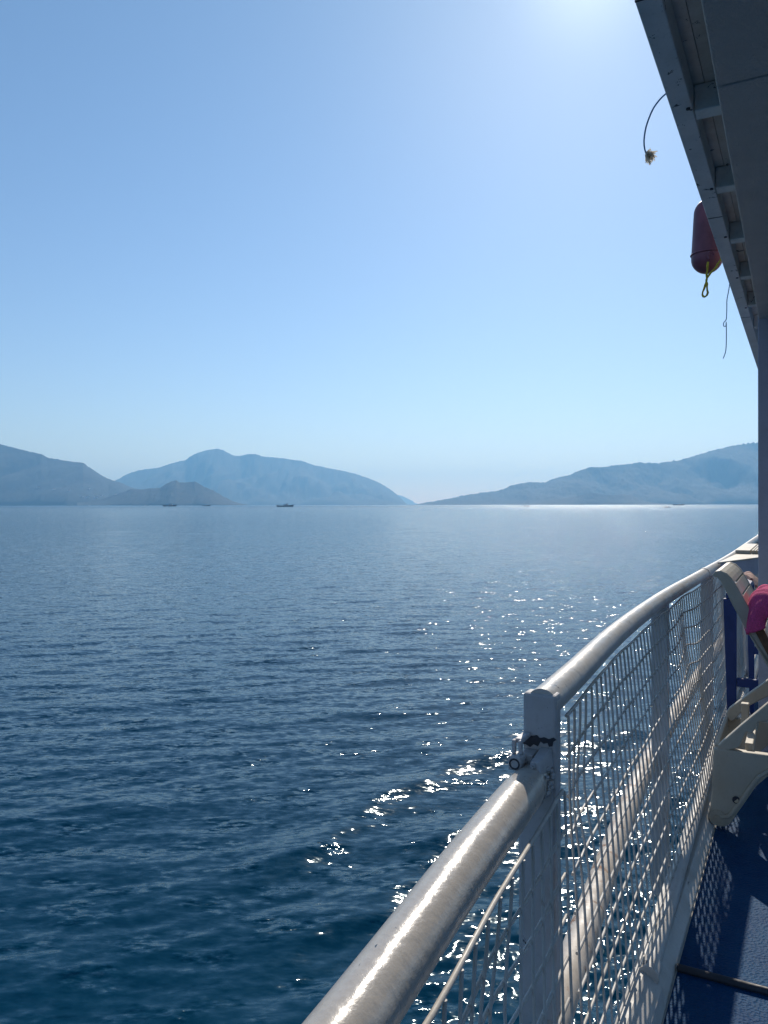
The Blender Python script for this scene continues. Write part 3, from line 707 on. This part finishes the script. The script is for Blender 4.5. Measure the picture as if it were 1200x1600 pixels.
m = MB(); rl = [(a, 0.30-0.022*math.sin(t)*0+0.0, 0) for a, t in ((0,0),)]
m.tube([(6.72,0.252,zt+0.048),(6.76,0.252,zt+0.050),(7.2,0.25,zt+0.050),(7.45,0.25,zt+0.050)], [0.044,0.048,0.048,0.045], 20)
mo = m.build('rolled_mat', M_mat, None); base_at(mo, (7.1,0.25,zt)); tag(mo, 'rolled beige foam mat with a round brown end, lying on the white table', 'rolled mat')
m = MB(); m.tube([(6.712,0.252,zt+0.048),(6.7195,0.252,zt+0.048)],0.043,20); ro = m.build('roll_end', M_brown, None); ro.data.transform(Matrix.Translation(-Vector((7.1,0.25,zt)))); ro.parent = mo; ro.matrix_parent_inverse = Matrix.Identity(4); ro.matrix_basis = Matrix.Identity(4)
ct = cloth([(0.335,3.50),(0.33,3.545),(0.31,3.56),(0.275,3.545),(0.25,3.51),(0.238,3.45)], 5.15, 5.42, 'folded_cloth', M_striped, 0.012, 0.005, 4, 16, 24)
base_at(ct, (5.3,0.3,3.5)); tag(ct, 'folded striped cloth hanging on the blue steel frame under the white table', 'cloth')

# ------------------------------------------------------------------ buoy, ropes and cords hanging from above
by = thing('rescue_buoy', (4.14,0.415,5.16), 'faded red torpedo rescue buoy hanging outside the overhang edge', 'buoy')
zs = np.concatenate([0.21*(1-np.cos(np.linspace(0,math.pi/2,12))), np.linspace(0.24,0.80,12), 1-0.18*(1-np.cos(np.linspace(math.pi/2,0,8)))]); H_ = 0.37; rad = []; pts = []
for t in zs:
    z = 5.150+H_*t; r0 = 0.075
    k = math.sqrt(max(0, 1-(1-min(t/0.21,1))**2)); k2 = math.sqrt(max(0,1-(1-min((1-t)/0.18,1))**2))
    rad.append(max(0.004, r0*k*k2*(1-0.28*max(0,t-0.2)))); pts.append((4.14,0.418,z))
m = MB(); m.tube(pts, rad, 28); m.build('body', M_buoy, by)
m = MB()
for z, r0 in ((5.245,0.0755),):
    m.tube([(4.14+r0*math.cos(a), 0.418+r0*math.sin(a), z) for a in np.linspace(0,2*math.pi,33)[:-1]], 0.004, 6, closed=True)
for a0 in (3.5,):
    m.tube([(4.14+0.073*math.cos(a0+d), 0.418+0.073*math.sin(a0+d), z) for d, z in ((-0.15,5.20),(-0.2,5.22),(-0.1,5.235),(0.08,5.235),(0.2,5.22))], 0.006, 8)
m.build('moulded_grip', M_buoy, by)
m = MB(); m.tube([(4.14,0.418,5.515),(4.14,0.40,5.8),(4.14,0.33,6.13),(4.14,0.29,6.175)], 0.012, 8); m.build('strap', M_brope, by)
yr = MB(); s0 = 4.06
L1 = smooth_curve([(s0,0.405,5.185),(s0,0.409,5.15),(s0,0.412,5.10),(s0,0.418,5.07),(s0,0.430,5.04),(s0,0.428,5.018),(s0,0.416,5.016),(s0,0.408,5.035),(s0,0.411,5.075),(s0,0.413,5.10),(s0,0.40,5.12),(s0,0.378,5.145),(s0,0.362,5.165),(s0,0.345,5.20),(s0,0.332,5.28),(s0,0.31,5.5),(s0,0.30,6.13)], 0.012)
yr.tube([p+Vector((0.003*math.sin(i*1.3),0.0015*math.sin(i*1.9),0)) for i, p in enumerate(L1)], [0.0048+0.0009*math.sin(i*1.7) for i in range(len(L1))], 8)
yo = yr.build('yellow_rope', M_yrope, None); base_at(yo, (s0,0.41,5.2)); tag(yo, 'yellow rope with a small loop dangling below the red rescue buoy', 'rope')
m = MB(); s0 = 4.19
L1 = smooth_curve([(s0,0.315,5.12),(s0,0.324,5.06),(s0,0.331,5.02),(s0,0.332,4.97),(s0,0.334,4.925),(s0,0.339,4.915),(s0,0.347,4.905),(s0,0.345,4.888),(s0,0.336,4.89),(s0,0.335,4.91),(s0,0.334,4.87),(s0,0.335,4.79),(s0,0.339,4.755),(s0,0.349,4.728)], 0.01)
m.tube(L1, 0.0021, 6); o = m.build('cord', M_brope, None); base_at(o, (s0,0.32,5.12)); tag(o, 'thin blue cord with a small knot loop hanging from the overhang, right of the buoy', 'cord')
st = thing('frayed_string', (2.22,0.33,5.12), 'blue string with a frayed white end, hanging nearest from the overhang edge', 'string')
m = MB(); s0 = 2.22
m.tube(smooth_curve([(s0,0.30,5.14),(s0,0.328,5.125),(s0,0.345,5.112),(s0,0.361,5.093),(s0,0.372,5.07),(s0,0.381,5.044),(s0,0.386,5.01),(s0,0.384,4.985),(s0,0.379,4.968)],0.01), 0.0022, 6); m.build('string', M_brope, st)
m = MB(); r3 = random.Random(8)
for k in range(34):
    a = Vector((s0,0.378,4.972)); d = Vector((r3.gauss(0,0.6), -abs(r3.gauss(0.5,0.6)), r3.gauss(-0.35,0.55))).normalized()*r3.uniform(0.012,0.032)
    b_ = a+d*0.6+Vector((r3.gauss(0,0.003),r3.gauss(0,0.003),r3.gauss(0,0.003)))
    m.tube([a,b_,a+d+Vector((0,r3.gauss(0,0.003),-0.003))], [0.0026,0.0028,0.0014], 5)
m.build('frayed_end', M_fray, st)

# ------------------------------------------------------------------ haze
M_haze = bpy.data.materials.new('haze'); M_haze.use_nodes = True; nt = M_haze.node_tree; nt.nodes.clear()
oo = nt.nodes.new('ShaderNodeOutputMaterial'); pv = nt.nodes.new('ShaderNodeVolumePrincipled')
pv.inputs['Color'].default_value = (0.25,0.59,1.0,1); pv.inputs['Absorption Color'].default_value = (0.28,0.28,0.28,1); pv.inputs['Density'].default_value = 1.3e-4; pv.inputs['Anisotropy'].default_value = 0.33
nt.links.new(pv.outputs[0], oo.inputs['Volume'])
m = MB(); m.box((-19000,-19000,-4.0),(19000,19000,760)); hz = m.build('haze', M_haze, None, frame='world'); tag(hz, kind='stuff')
